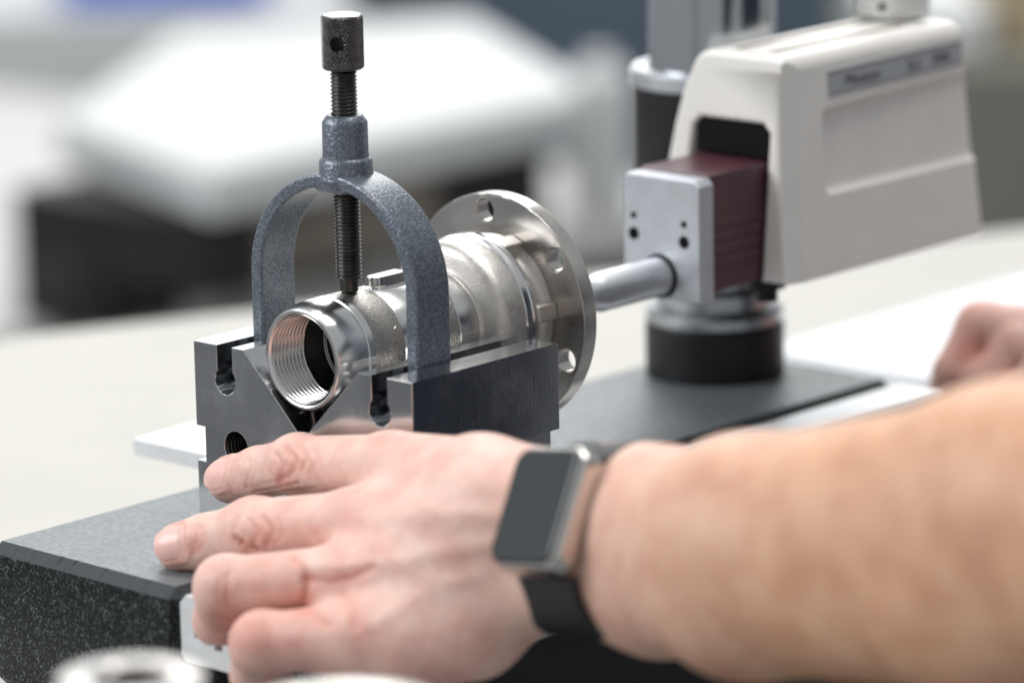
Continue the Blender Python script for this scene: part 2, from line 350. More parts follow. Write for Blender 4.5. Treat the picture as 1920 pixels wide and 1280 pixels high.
# ------------------------------------------------------------------ v-block
HT, HB, LEN = 60.34, 31.2, 71.07
vb = thing('v_block', (0, 35, 0), 'ground steel v-block holding the flanged pipe part in its groove', 'v-block')
kr, kz, s1, s2 = 4.75, 48.6, 32.0, 38.9; sm_ = (s1+s2)/2; hh = (s2-s1)/2
ka = math.asin(hh/kr)
def key(sgn):
    # from top outer to top inner on side sgn (going from +x to -x)
    a = np.linspace(math.pi/2-ka, -3*math.pi/2+ka, 28)
    pts = [(sm_+hh, HT)] + [(sm_+kr*math.cos(t), kz+kr*math.sin(t)) for t in a] + [(sm_-hh, HT)]
    if sgn < 0: pts = [(-x, z) for x, z in pts][::-1]
    return pts
VH = 26.33
prof = [(-46.2, 0), (46.2, 0)]
prof = [(-50, 0), (50, 0), (50, 19.3), (46, 19.3), (46, HB), (50, HB), (50, HT)] + key(1) + [(VH, HT), (2.0, HT-VH+2.0), (2.0, 24), (-2.0, 24), (-2.0, HT-VH+2.0), (-VH, HT)] + key(-1) + [(-50, HT), (-50, HB), (-46, HB), (-46, 19.3), (-50, 19.3)]
holes = [circle(-31.2, 26.3, 5.5, 36), circle(31.2, 26.3, 5.5, 36)]
V, Fc = curve_prism([prof]+holes, LEN, .35, 2); V = xz_to_world(V, 0)
mk('block_body', V, Fc, M_STEEL, vb, 28)
for sx in (-1, 1):
    v, f = thread_data((sx*31.2, .8, 26.3), (0, 1, 0), LEN-2, 5.05, .45, 1.6, 36, 5, True); mk('threaded_bore', v, f, M_BLACKST, vb, 60)

# stop bar beside the block
sb = box('stop_bar', (-127, 42, .1), (-50.6, 78, 6.2), plain('milled_aluminium', (.70, .71, .73), .4, .3, .05, 200), None, .4)
tag(sb, 'pale flat metal bar lying on the granite at the left of the steel block', 'bar')

# ------------------------------------------------------------------ clamp
cl = thing('v_block_clamp', (0, 24, 40), 'blue grey arched clamp with knurled screw gripping the v-block', 'clamp')
ri, th, zc = 32.7, 5.3, 83.0; y0c, dc = 15.8, 16.2
o_pts = [(ri+th, 44)] + [((ri+th)*math.cos(a), zc+(ri+th-1.2)*math.sin(a)) for a in np.linspace(0, math.pi, 61)] + [(-(ri+th), 44)]
i_pts = [(-ri, 44)] + [(ri*math.cos(a), zc+(ri-.3)*math.sin(a)) for a in np.linspace(math.pi, 0, 61)] + [(ri, 44)]
V, Fc = curve_prism([o_pts+i_pts], dc, 1.15, 4); V = xz_to_world(V, y0c)
yoke = mk('yoke', V, Fc, M_HAM, cl, 45)
bz = 117.0
boss = [(8.2, bz-3), (9.6, bz), (9.2, bz+1.2), (8.85, bz+2.6), (8.8, 123.2), (8.3, 124.2), (7.7, 124.6), (7.55, 126), (7.5, 136.0), (7.3, 136.5), (6.0, 138.4), (5.6, 138.6), (4.45, 138.6), (4.3, 136)]
lathe('boss', boss, (0, 24, 0), (0, 0, 1), M_HAM, yoke, 72, smooth=50)
# fillet pad between boss and arch
V, Fc = lathe_data([(4.3, 113.2), (9.0, 113.6), (12.2, 115.2), (10.6, 117.0), (9.4, 118.6), (8.7, 120)], (0, 24, 0), (0, 0, 1), 64)
V = np.asarray(V); V[:, 1] = 24+np.clip(V[:, 1]-24, -7.6, 7.6)
V[:, 2] -= np.where(np.abs(V[:, 0]) > 7, (np.abs(V[:, 0])-7)**2*.055, 0); mk('boss_fillet', V, Fc, M_HAM, yoke, 60)
ZT = 60.66+18.85
scr = lathe('screw', [(0.01, ZT+.02), (2.6, ZT+.02), (3.0, ZT+.4), (3.1, ZT+4.2), (3.4, ZT+4.6), (3.75, ZT+4.8)], (0, 24, 0), (0, 0, 1), M_BLACKST, cl, 40)
v, f = thread_data((0, 24, ZT+4.6), (0, 0, 1), 153.0-(ZT+4.6), 4.45, .62, 1.27, 44, 8); mk('screw_thread', v, f, M_BLACKST, scr, 80)
# knurled knob
kn, krows = 352, 150; k0, k1, kR = 153.6, 171.4, 6.95
tt = np.linspace(0, 2*math.pi, kn, endpoint=False); hs = np.linspace(k0, k1, krows); V = []
for h in hs:
    u1 = (tt*38/(2*math.pi) + (h-k0)/1.45) % 1; u2 = (tt*38/(2*math.pi) - (h-k0)/1.45) % 1
    g1 = np.abs(u1*2-1); g2 = np.abs(u2*2-1); d = np.clip(1-1.5*np.minimum(g1, g2), 0, 1)
    e = min(h-k0, k1-h); r = kR - .42*d - (max(0, .9-e)**1.6)*.9 + .02*rng.standard_normal(kn)
    V.append(np.stack([r*np.cos(tt), 24+r*np.sin(tt), np.full(kn, h)], 1))
Fk = [[i*kn+j, i*kn+(j+1) % kn, (i+1)*kn+(j+1) % kn, (i+1)*kn+j] for i in range(krows-1) for j in range(kn)]
V = np.concatenate(V); V2 = V
nb = len(V2); extra = [(0, 24, k0)] + [(0, 24, k1+.15)]
V2 = np.concatenate([V2, np.array(extra)]); Fk += [[(j+1) % kn, j, nb] for j in range(kn)] + [[(krows-1)*kn+j, (krows-1)*kn+(j+1) % kn, nb+1] for j in range(kn)]
knob = mk('knob', V2, Fk, M_KNURL, cl, 30)
hd = np.array([.45, -.86, 0]); hd /= np.linalg.norm(hd)
v, f = lathe_data([(2.45, -2.5), (2.45, 12)], (0, 24, 162.6), hd, 32, True, True); cut = mk('cut', v, f, M_BLACKST, None)
boolean(knob, [cut])
lathe('knob_top', [(0.01, k1+.35), (5.4, k1+.35), (6.15, k1+.05), (6.2, k1-.4)], (0, 24, 0), (0, 0, 1), plain('faced_steel', (.62, .63, .64), .22, 1.0, .1, 150), knob, 48)

# ------------------------------------------------------------------ flanged pipe part
AX = np.array([0, 0, 60.66]); YA = (0, 1, 0)
pp = thing('flanged_pipe_part', (0, 50, 42), 'stainless threaded pipe part with round bolt flange lying in the v-block', 'pipe part')
lathe('end_ring', [(14.9, 1.7), (15.4, 1.0), (15.9, .72), (16.35, .72), (16.75, 1.0), (17.35, 2.2), (17.95, 4.0), (18.4, 6.2), (18.7, 8.6), (18.8, 11), (18.8, 12.6), (18.35, 13.0), (18.35, 13.5), (18.85, 13.8), (18.85, 16.6), (18.6, 16.9)], AX, YA, M_POL, pp, 120, smooth=25)
v, f = thread_data(AX, YA, 15.5, 14.35, .95, 1.75, 100, 8, True, 1.6); th_ = mk('internal_thread', v, flip(f), M_TURN, pp, 60)
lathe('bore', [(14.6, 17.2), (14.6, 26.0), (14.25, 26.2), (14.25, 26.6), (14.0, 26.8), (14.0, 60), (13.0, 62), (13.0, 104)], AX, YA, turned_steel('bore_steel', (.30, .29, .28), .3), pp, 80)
lathe('cast_body', [(18.6, 16.9), (18.75, 17.2), (18.8, 30.2), (18.55, 30.6)], AX, YA, M_CAST2, pp, 120)
lathe('machined_band', [(18.5, 30.6), (18.5, 31.0), (18.7, 31.3), (18.7, 45.5), (18.4, 45.8)], AX, YA, M_POL, pp, 120)
lathe('cast_body', [(18.4, 45.8), (18.7, 46.2), (18.8, 57.2), (18.5, 57.5)], AX, YA, M_CAST2, pp, 120)
lathe('machined_band', [(18.5, 57.5), (18.85, 57.8), (18.85, 66.2), (18.2, 66.6), (18.2, 67.4)], AX, YA, M_POL, pp, 120)
lathe('collar', [(18.2, 67.4), (18.5, 68.0), (20.0, 68.6), (23.4, 69.2), (25.6, 70.2), (26.8, 71.8), (27.3, 73.5), (27.7, 80.0), (27.6, 80.5)], AX, YA, M_CAST, pp, 120, smooth=60)
lathe('collar_ring', [(27.6, 80.4), (28.3, 80.7), (28.5, 82.0), (28.1, 82.6), (28.2, 83.2), (28.7, 83.6), (28.7, 85.2), (27.9, 86.0), (24.0, 86.2)], AX, YA, M_POL, pp, 120)
lathe('neck', [(24.0, 86.1), (23.2, 87.2), (23.0, 92.6), (24.2, 94.4), (26.5, 95.3)], AX, YA, M_CAST, pp, 100, smooth=60)
for k in range(6):
    a = math.radians(67+60*k); e = np.array([math.cos(a), 0, math.sin(a)]); t = np.array([-math.sin(a), 0, math.cos(a)]); V, Fc = box_data((22.0, 85.9, -3.0), (28.6, 95.45, 3.0), .8, 2)
    V = np.array(V); W = AX + V[:, 0:1]*e + V[:, 1:2]*np.array([0, 1, 0]) + V[:, 2:3]*t
    mk('rib', W, Fc, M_CAST, pp, 50)
BC = 34.5
fl_out = circle(0, 0, 40.35, 160); fl_holes = [circle(BC*math.cos(math.radians(97+60*k)), BC*math.sin(math.radians(97+60*k)), 4.1, 36) for k in range(6)] + [circle(0, 0, 13.0, 60)]
V, Fc = curve_prism([fl_out]+fl_holes, 6.6, .45, 2); V = xz_to_world(V, 95.35); V[:, 2] += 60.66
mk('flange', V, Fc, M_FLANGE, pp, 30)
# lug on top of the machined band
lug_o = [(-2.9, 33.6)] + [(2.9*math.sin(a)*-1*-1-0, 36.4-2.9*math.cos(a)) for a in np.linspace(-math.pi/2, math.pi/2, 17)] + [(2.9, 54), (-2.9, 54)]
lug_o = [(2.9*math.sin(a), 36.4-2.9*math.cos(a)) for a in np.linspace(-math.pi/2, math.pi/2, 17)] + [(2.9, 49), (-2.9, 49)]
V, Fc = curve_prism([lug_o], 4.2, .5, 2); V = np.array(V); mk('lug', np.stack([V[:, 0], V[:, 1], V[:, 2]+78.4], 1), Fc, M_POL, pp, 40)
lathe('lug_pad', [(3.9, 78.2), (3.6, 79.2), (3.2, 79.7)], (0, 36.4, 0), (0, 0, 1), M_CAST, pp, 30)
# small drilled hole on the side and three stamped scratch marks
def on_body(ang, y, r=18.8): return AX + np.array([r*math.cos(ang), y, r*math.sin(ang)])
pa = on_body(math.radians(-14), 19.3, 18.62); na = (pa-AX)*np.array([1, 0, 1]); lathe('drilled_hole', [(.01, .35), (.62, .33), (.8, .42), (.95, .12)], pa, na, M_DARKHOLE, pp, 24)
for (a0, y0_, a1, y1_) in ((30, 24.2, 37, 25.6), (27, 25.0, 34.5, 26.6), (24, 26.5, 28, 28.6), (27.5, 28.2, 23.5, 27.4)):
    A = on_body(math.radians(a0), y0_, 18.82); B = on_body(math.radians(a1), y1_, 18.82); t = B-A; n_ = (A+B)/2-AX; n_[1] = 0; n_ /= np.linalg.norm(n_); s = np.cross(t, n_); s /= np.linalg.norm(s)
    mk('stamp_mark', [A-s*.13, A+s*.13, B+s*.13, B-s*.13, (A+B)/2+n_*.1-s*.02, (A+B)/2+n_*.1+s*.02], [[0, 1, 5, 4], [1, 2, 5], [2, 3, 4, 5], [3, 0, 4]], M_TURN, pp)

# ------------------------------------------------------------------ measuring head and its column
hd_ = thing('measuring_head', (8, 260, 52), 'ivory probe drive unit with maroon slide and grey side label', 'drive unit')
zb, zt = 53.0, 134.0; yf, yb = 212.0, 331.0; xl0, xl1, xr0, xr1 = -22.0, -12.5, 36.0, 31.0
def arc(cx, cz, r, a0, a1, n=7): return [(cx+r*math.cos(math.radians(a)), cz+r*math.sin(math.radians(a))) for a in np.linspace(a0, a1, n)]
u = [(xl0-3.5, zb), (-16.0, zb), (-10.6, 106.6)] + [(-7.6, 109.6), (21.2, 109.6), (24.2, 106.6)] + [(23.0, zb), (xr0, zb)] + arc(xr1-6, zt-6, 6, 4, 90) + arc(xl1+9, zt-9, 9, 90, 160, 9) + [(-16.4, 118), (-19.4, 107), (-22.0, 94), (-24.0, 78)]
V, Fc = curve_prism([u], yb-yf, 2.0, 4); V = xz_to_world(V, yf)
k = np.clip((280-V[:, 1])/60, 0, 1); V[:, 1] += k*5.5*(V[:, 2]-zb)/(zt-zb)
k2 = np.clip((V[:, 1]-290)/40, 0, 1); V[:, 1] -= k2*7*(V[:, 2]-zb)/(zt-zb)
shell = mk('shell', V, Fc, M_WHITE, hd_, 40)
def sx_at(z): return xr0+(xr1-xr0)*(z-zb)/(zt-zb)
def shear_box(lo, hi, bev, seg=3):
    V, Fc = box_data(lo, hi, bev, seg); V = np.array(V); V[:, 0] += np.array([sx_at(z)-xr0 for z in V[:, 2]]); return V, Fc
V, Fc = shear_box((xr0-3.4, 236.5, 82.0), (xr0+20, 400, 113.5), 3.0, 4)
V[:, 2] += np.clip((V[:, 1]-240)/90, 0, 1)*np.where(V[:, 2] > 100, 5.0, -1.0); V[:, 0] += np.clip((V[:, 1]-240)/90, 0, 1)*1.7
c1 = mk('cut', V, Fc, M_WHITE); cuts = [c1]
for xg in (1.5, 17.5):
    V, Fc = box_data((xg-2.2, 226, zt-2.6), (xg+2.2, 306, zt+8), .5, 1); cuts.append(mk('cut', V, Fc, M_WHITE))
tri = []
for z in (40., 150.):
    yl = yf+5.5*(z-zb)/(zt-zb); xr = sx_at(z); d = np.array([2.4, 9.0]); tri += [(xr-2.4-d[0]*.8, yl-d[1]*.8, z), (xr+12, yl-8, z), (xr+d[0]*.8, yl+9.0+d[1]*.8, z)]
cuts.append(mk('cut', tri, [[0, 2, 1], [3, 4, 5], [0, 1, 4, 3], [1, 2, 5, 4], [2, 0, 3, 5]], M_WHITE))
boolean(shell, cuts)
for p in shell.data.polygons: p.use_smooth = True
shell.data.set_sharp_from_angle(angle=math.radians(35))
for xg in (1.5, 17.5): box('groove_strip', (xg-2.1, 226.2, zt-3.2), (xg+2.1, 305.8, zt-.45), M_GROOVE, shell)
box('inner_dark_fill', (-11.5, 262.4, zb+1), (22.6, 329, 96.5), M_DARKHOLE, hd_); box('recess_dark_fill', (-10.4, 217.5, 97.3), (23.9, 329, 109.45), M_DARKHOLE, hd_)  # near-black filler blocks; the opening's inner darkness is put into their colour
mk('seam', [(9.0, yf+3.86, 110.2), (9.35, yf+3.86, 110.2), (9.35, yf+5.47, zt-3), (9.0, yf+5.47, zt-3)], [[0, 1, 2, 3]], plain('seam_shadow_gap', (.5, .48, .46), .6), shell)
# label with its print
def side(y, z, off): return np.array([sx_at(z)+off, y, z])
def strip(name, y0, y1, z0, z1, off, mat, par): return mk(name, [side(y0, z0, off), side(y1, z0+(y1-y0)*.012, off), side(y1, z1+(y1-y0)*.012, off), side(y0, z1, off), side(y0, z0, off-.5), side(y1, z0+(y1-y0)*.012, off-.5), side(y1, z1+(y1-y0)*.012, off-.5), side(y0, z1, off-.5)], [[0, 1, 2, 3], [4, 7, 6, 5], [0, 4, 5, 1], [1, 5, 6, 2], [2, 6, 7, 3], [3, 7, 4, 0]], mat, par)
lab = strip('label', 241, 322, 117.6, 126.4, .25, M_LABEL, hd_)
strip('label_stripe', 241.2, 321.8, 125.0, 126.3, .33, M_STRIPE, lab); strip('label_stripe', 241.2, 321.8, 117.7, 118.4, .33, M_STRIPE, lab)
for body, y0, size in (('Mitutoyo', 250.0, 5.8), ('SJ-2', 288.0, 5.2), ('3000', 303.0, 5.6)):
    V, Fc = text_data(body, size); mk('lettering', [side(y0+a, 119.9+b+(y0-241)*.012, .42+c) for a, b, c in V], Fc, M_INK, lab)
# slide, end plate, rod
box('slide', (-9.6, 184, 53.5), (22.6, 262, 96.2), M_MAROON, hd_, 1.2)
for z in (63, 67.5, 72, 76.5): box('slide_rib', (22.5, 186, z), (23.0, 258, z+2.6), M_MAROON, hd_, .2, 1)
ep = curve_prism([[(-10.5, 51.5), (24.5, 51.5), (24.5, 93.2), (22.5, 95.2), (-8.5, 95.2), (-10.5, 93.2)], circle(6, 59.2, 7.9, 40)], 8, .5, 2); V = xz_to_world(ep[0], 176)
plate = mk('end_plate', V, ep[1], M_ALU2, hd_, 30)
wv_ = [(x, y, z) for x in (-30, 45) for y, z in ((170, 82), (176.0, 84.2), (179.2, 99), (170, 99))]
boolean(plate, [mk('cut', wv_, [[0, 1, 2, 3], [7, 6, 5, 4], [0, 4, 5, 1], [1, 5, 6, 2], [2, 6, 7, 3], [3, 7, 4, 0]], M_ALU2)])
for (x, z, r) in ((-5.8, 73.4, 2.3), (17.4, 72.8, 2.3), (-5.8, 80.0, 1.2), (17.4, 79.3, 1.2)):
    lathe('screw_head', [(r, .1), (r, -.2), (r*.94, -.35), (r*.6, -.32), (r*.55, -.1), (.01, -.1)], (x, 176, z), YA, M_DARKHOLE, hd_, 24)
lathe('probe_rod', [(.01, 103), (2.2, 103), (3.0, 104), (5.2, 120), (5.6, 134), (6.2, 140), (7.0, 142), (7.0, 176.5)], (6, 0, 59.2), YA, M_ALUROD, hd_, 48)
lathe('rod_seal', [(7.05, 175.2), (7.85, 175.4), (7.9, 178)], (6, 0, 59.2), YA, M_BLACK, hd_, 40)
kx, ky = 4.0, 316.0
lathe('height_knob', [(10, zt-1.5), (10, zt+1.5), (13.6, zt+2), (14.0, zt+2.6), (14.0, zt+10.0), (13.2, zt+10.6), (13.2, zt+11.2), (14.6, zt+11.6), (14.6, zt+24), (13.5, zt+25), (.01, zt+25)], (kx, ky, 0), (0, 0, 1), M_WHITE2, hd_, 64)
dv = np.array([.35, -.93, 0]); dv /= np.linalg.norm(dv)
lathe('knob_pin', [(1.5, 13.6), (1.5, 14.25), (.01, 14.25)], (kx, ky, zt+6.2), dv, M_DARKHOLE, hd_, 20)
lathe('locking_foot', [(7, 0), (7, -4), (4, -5), (4, -9), (.01, -9)], (18, 222, 53), (0, 0, 1), M_BLACK, hd_, 32)

cs = thing('column_stand', (-46, 266, 0), 'chrome column in black sleeve standing on round black base behind ivory unit', 'column stand')
cc = (-44, 268, 0); zz = (0, 0, 1)
lathe('base', [(25.5, .1), (26.5, 1.0), (26.5, 19.5), (25.5, 20.6), (.01, 20.6)], cc, zz, M_BLACK, cs, 72)
lathe('base_ring', [(25.6, 20.7), (26.2, 21.3), (26.2, 24.5), (24.5, 26.5), (22.5, 27.5), (22.5, 33), (19, 35), (19, 43)], cc, zz, plain('dull_zinc_ring', (.42, .44, .46), .3, .9, .15, 80), cs, 72)
lathe('sleeve', [(20, 42.5), (29.5, 43), (30, 44), (30, 113.5), (29, 114)], cc, zz, M_BLACK, cs, 72)
lathe('sleeve_rim', [(30.0, 111.5), (31.2, 112.2), (31.2, 117.0), (30.0, 118.4), (24.9, 118.6)], cc, zz, M_ALUROD, cs, 72)
lathe('column', [(24, 42), (24, 330), (23, 331.5), (.01, 331.5)], cc, zz, M_CHROME, cs, 72)
box('carrier_arm', (-24, 258, 70), (-10, 300, 104), M_BLACK, cs, 1.5)

# white paper pad on the bench
pad = box('paper_pad', (-115, 388, TZ+.2), (95, 640, -24), M_PAPER, None, .4, rotz=-.02); tag(pad, 'thick white paper pad on the bench beside the blurred hand', 'paper pad')

# ------------------------------------------------------------------ person: one left arm and one right hand
def seg_d(P, a, b, ra, rb):
    a = np.asarray(a, np.float32); b = np.asarray(b, np.float32); ab = b-a; t = np.clip(((P-a)@ab)/max(float(ab@ab), 1e-6), 0, 1)
    d = P-a-t[..., None]*ab; return np.sqrt((d*d).sum(-1)) - (ra+(rb-ra)*t)
def smin(a, b, k):
    h = np.clip(k-np.abs(a-b), 0, None)/k; return np.minimum(a, b)-h*h*k*.25
class Grid:
    def __init__(s, lo, hi, res):
        s.lo = np.asarray(lo, np.float32); s.res = res; s.n = np.ceil((np.asarray(hi)-s.lo)/res).astype(int)+1
    def empty(s): return np.full(s.n, 50.0, np.float32)
    def add(s, D, segs, k):
        for a, b, ra, rb in segs:
            m = max(ra, rb)+k+3.0; lo = np.minimum(a, b)-m; hi = np.maximum(a, b)+m
            i0 = np.clip(np.floor((lo-s.lo)/s.res).astype(int), 0, s.n-1); i1 = np.clip(np.ceil((hi-s.lo)/s.res).astype(int)+1, 1, s.n)
            if (i1 <= i0).any(): continue
            ax = [s.lo[q]+s.res*np.arange(i0[q], i1[q], dtype=np.float32) for q in range(3)]
            P = np.stack(np.meshgrid(*ax, indexing='ij'), -1); sl = tuple(slice(i0[q], i1[q]) for q in range(3))
            D[sl] = smin(D[sl], seg_d(P, a, b, ra, rb), k)
        return D
    def mesh(s, D):
        ins = D < 0; nx, ny, nz = s.n
        acc = np.zeros((nx-1, ny-1, nz-1, 3), np.float32); cnt = np.zeros((nx-1, ny-1, nz-1), np.float32)
        corners = [(i, j, k) for i in (0, 1) for j in (0, 1) for k in (0, 1)]
        for a in range(3):
            sl0 = [slice(None)]*3; sl1 = [slice(None)]*3; sl0[a] = slice(0, -1); sl1[a] = slice(1, None)
            cr = ins[tuple(sl0)] != ins[tuple(sl1)]; idx = np.argwhere(cr); d0 = D[tuple(sl0)][cr]; d1 = D[tuple(sl1)][cr]
            t = d0/(d0-d1); pos = idx.astype(np.float32); pos[:, a] += t
            o1, o2 = [q for q in range(3) if q != a]
            for u_ in (0, -1):
                for v_ in (0, -1):
                    c = idx.copy(); c[:, o1] += u_; c[:, o2] += v_
                    ok = ((c >= 0) & (c < np.array([nx-1, ny-1, nz-1]))).all(1); cc_ = c[ok]
                    np.add.at(acc, (cc_[:, 0], cc_[:, 1], cc_[:, 2]), pos[ok]); np.add.at(cnt, (cc_[:, 0], cc_[:, 1], cc_[:, 2]), 1)
        has = cnt > 0; vid = np.full(cnt.shape, -1, np.int64); vid[has] = np.arange(has.sum())
        V = acc[has]/cnt[has][:, None]*s.res+s.lo; Q = []
        for a in range(3):
            sl0 = [slice(None)]*3; sl1 = [slice(None)]*3; sl0[a] = slice(0, -1); sl1[a] = slice(1, None)
            A = ins[tuple(sl0)]; B = ins[tuple(sl1)]; idx = np.argwhere(A != B); o1, o2 = (a+1) % 3, (a+2) % 3
            ok = (idx[:, o1] > 0) & (idx[:, o2] > 0) & (idx[:, o1] < np.array([nx, ny, nz])[o1]-1) & (idx[:, o2] < np.array([nx, ny, nz])[o2]-1); idx = idx[ok]
            q = []
            for du, dv_ in ((-1, -1), (0, -1), (0, 0), (-1, 0)):
                c = idx.copy(); c[:, o1] += du; c[:, o2] += dv_; q.append(vid[c[:, 0], c[:, 1], c[:, 2]])
            q = np.stack(q, 1); inside = A[idx[:, 0], idx[:, 1], idx[:, 2]]; q[~inside] = q[~inside][:, ::-1]; Q.append(q)
        return V, np.concatenate(Q)
def relax(V, Q, it, lam=.5):
    e = np.concatenate([Q[:, [0, 1]], Q[:, [1, 2]], Q[:, [2, 3]], Q[:, [3, 0]]]); n = len(V)
    for _ in range(it):
        A = np.zeros_like(V); c = np.zeros(n)
        np.add.at(A, e[:, 0], V[e[:, 1]]); np.add.at(A, e[:, 1], V[e[:, 0]]); np.add.at(c, e[:, 0], 1); np.add.at(c, e[:, 1], 1)
        V = V+(A/np.maximum(c, 1)[:, None]-V)*lam
    return V
def normals(V, Q):
    n = np.cross(V[Q[:, 2]]-V[Q[:, 0]], V[Q[:, 3]]-V[Q[:, 1]]); A = np.zeros_like(V)
    for k in range(4): np.add.at(A, Q[:, k], n)
    return A/np.maximum(np.linalg.norm(A, axis=1), 1e-9)[:, None]
def polyd(P, pts):
    best = np.full(len(P), 1e9)
    for a, b in zip(pts[:-1], pts[1:]):
        a = np.array(a, float); b = np.array(b, float); ab = b-a; t = np.clip(((P-a)@ab)/(ab@ab+1e-9), 0, 1); best = np.minimum(best, np.linalg.norm(P-a-t[:, None]*ab, axis=1))
    return best
H = hity
# joints read off the photograph; y is the real distance in front of the block's face
I0, I1, I2, I3 = H(735, 876, -17), H(560, 870, -11.5), H(487, 886, -9.6), H(432, 899, -9.2)
K0, K1, K2, K3 = H(668, 984, -38), H(478, 994, -41), H(388, 1016, -45), H(338, 1026, -48.5)
R0, R1, R2, R3 = H(655, 1082, -55), H(424, 1100, -70), H(412, 1162, -62), H(440, 1185, -48)
P0, P1, P2, P3 = H(680, 1192, -66), H(492, 1205, -80), H(482, 1262, -72), H(515, 1285, -58)
fingers = {
 'index': [(I0, I1, 10.6, 9.3), (I1, I1, 9.7, 9.7), (I1, I2, 9.3, 8.4), (I2, I3, 8.4, 7.9)],
 'middle': [(K0, K1, 11.0, 10.0), (K1, K1, 10.5, 10.5), (K1, K2, 9.9, 8.9), (K2, K3, 8.8, 8.0)],
 'ring': [(R0, R1, 10.4, 9.4), (R1, R1, 9.9, 9.9), (R1, R2, 9.3, 8.2), (R2, R3, 8.1, 7.2)],
 'pinky': [(P0, P1, 10.6, 9.4), (P1, P1, 9.8, 9.8), (P1, P2, 9.3, 8.2), (P2, P3, 8.0, 7.0)]}
WR = np.array([146., -46., 37.5])                 # wrist centre
u_ = .61*RT + .023*UP + .79*(-FW); u_ /= np.linalg.norm(u_)          # watch across (along the arm)
v_ = .27*RT + .93*UP + .235*FW; v_ -= u_*(u_@v_); v_ /= np.linalg.norm(v_); w_ = np.cross(u_, v_)
if w_@(-FW) < 0: w_ = -w_
CW = atd(1020, 955, 1262.) - w_*24.0              # wrist centre under the watch
cI, cM, cR, cP = H(905, 905, -30), H(915, 960, -40), H(915, 1030, -42), H(905, 1100, -43)
pn = np.array([0, .54, -.84])                      # palm side
segs_palm = [(I0, cI, 11.0, 13.0), (K0, cM, 11.2, 14.0), (R0, cR, 10.8, 14.0), (P0, cP, 10.2, 13.5),
  (I0+pn*7, cI+pn*8, 9, 11), (K0+pn*8, cM+pn*9, 9, 12), (R0+pn*8, cR+pn*9, 9, 12), (P0+pn*6, cP+pn*8, 9, 13),
  (H(640, 1212, -66), H(875, 1178, -49), 10.0, 12.5), (H(760, 1208, -62)+pn*3, H(885, 1178, -48)+pn*2, 9.5, 12.5)]
ws = [CW+v_*d for d in (12.3, -11.5)]
segs_palm += [(cI, ws[0], 12.5, 12.5), (cM, CW, 13, 12.5), (cR, CW, 13, 12.5), (cP, ws[1], 12, 11.5), (H(880, 1150, -44), ws[1], 10.5, 11.0)]
def px_seg(px, y0, y1, d, r):   # two lobes filling the arm from upper to lower outline
    k = r*FPX/d; return atd(px, y0+k, d), atd(px, y1-k, d)
E1t, E1b = px_seg(1400, 822, 1266, 1208., 24.5); E1m = (E1t+E1b)/2
E2t, E2b = px_seg(1900, 716, 1320, 1128., 31.0); E2m = (E2t+E2b)/2
E3 = E2m+(E2m-E1m)*1.1; E0t, E0b = px_seg(1235, 844, 1222, 1264., 19.0); E0m = (E0t+E0b)/2
segs_arm = [(ws[0], E0t, 13, 17), (ws[1], E0b, 12.5, 17), (CW, E0m, 12.5, 18.5), (E0t, E1t, 17, 22), (E0b, E1b, 17, 22), (E0m, E1m, 18.5, 24), (E1t, E2t, 22, 28.5), (E1b, E2b, 22, 28.5), (E1m, E2m, 24, 31), (E2t, E3, 28.5, 38), (E2b, E3, 28.5, 38)]
T0, T1, T2, T3 = cI+np.array([-6, 12, -8.]), np.array([92, -16, 16.]), np.array([70, -13, 6.]), np.array([52, -17, 2.])
thumb = [(T0, T1, 14, 11.5), (T1, T2, 11.2, 9.8), (T2, T3, 9.6, 8.2)]
G = Grid((-45, -140, -48), (430, 40, 170), .95)
D = G.add(G.empty(), segs_palm, 9.0); D = G.add(D, segs_arm, 14.0)
out = D.copy(); order = ['index', 'middle', 'ring', 'pinky']
for nm in order+['thumb']:
    Fd = G.add(G.empty(), thumb if nm == 'thumb' else fingers[nm], 3.0)
    out = smin(out, np.where(Fd < 40, smin(D, Fd, 5.0), D), 1.1) if nm != 'thumb' else smin(out, Fd, 5.0)
V, Q = G.mesh(out); del out, D
V = relax(V, Q, 3, .45).astype(float)
d_ = V-POS; zc_ = d_@FW; PX = np.stack([960+FPX*(d_@RT)/zc_, 640-FPX*(d_@UP)/zc_], 1)
Nn = normals(V, Q); fac = (Nn*(-d_/np.linalg.norm(d_, axis=1)[:, None])).sum(1); vis = np.clip((fac-.02)/.2, 0, 1)
disp = np.zeros(len(V)); red = np.zeros(len(V))
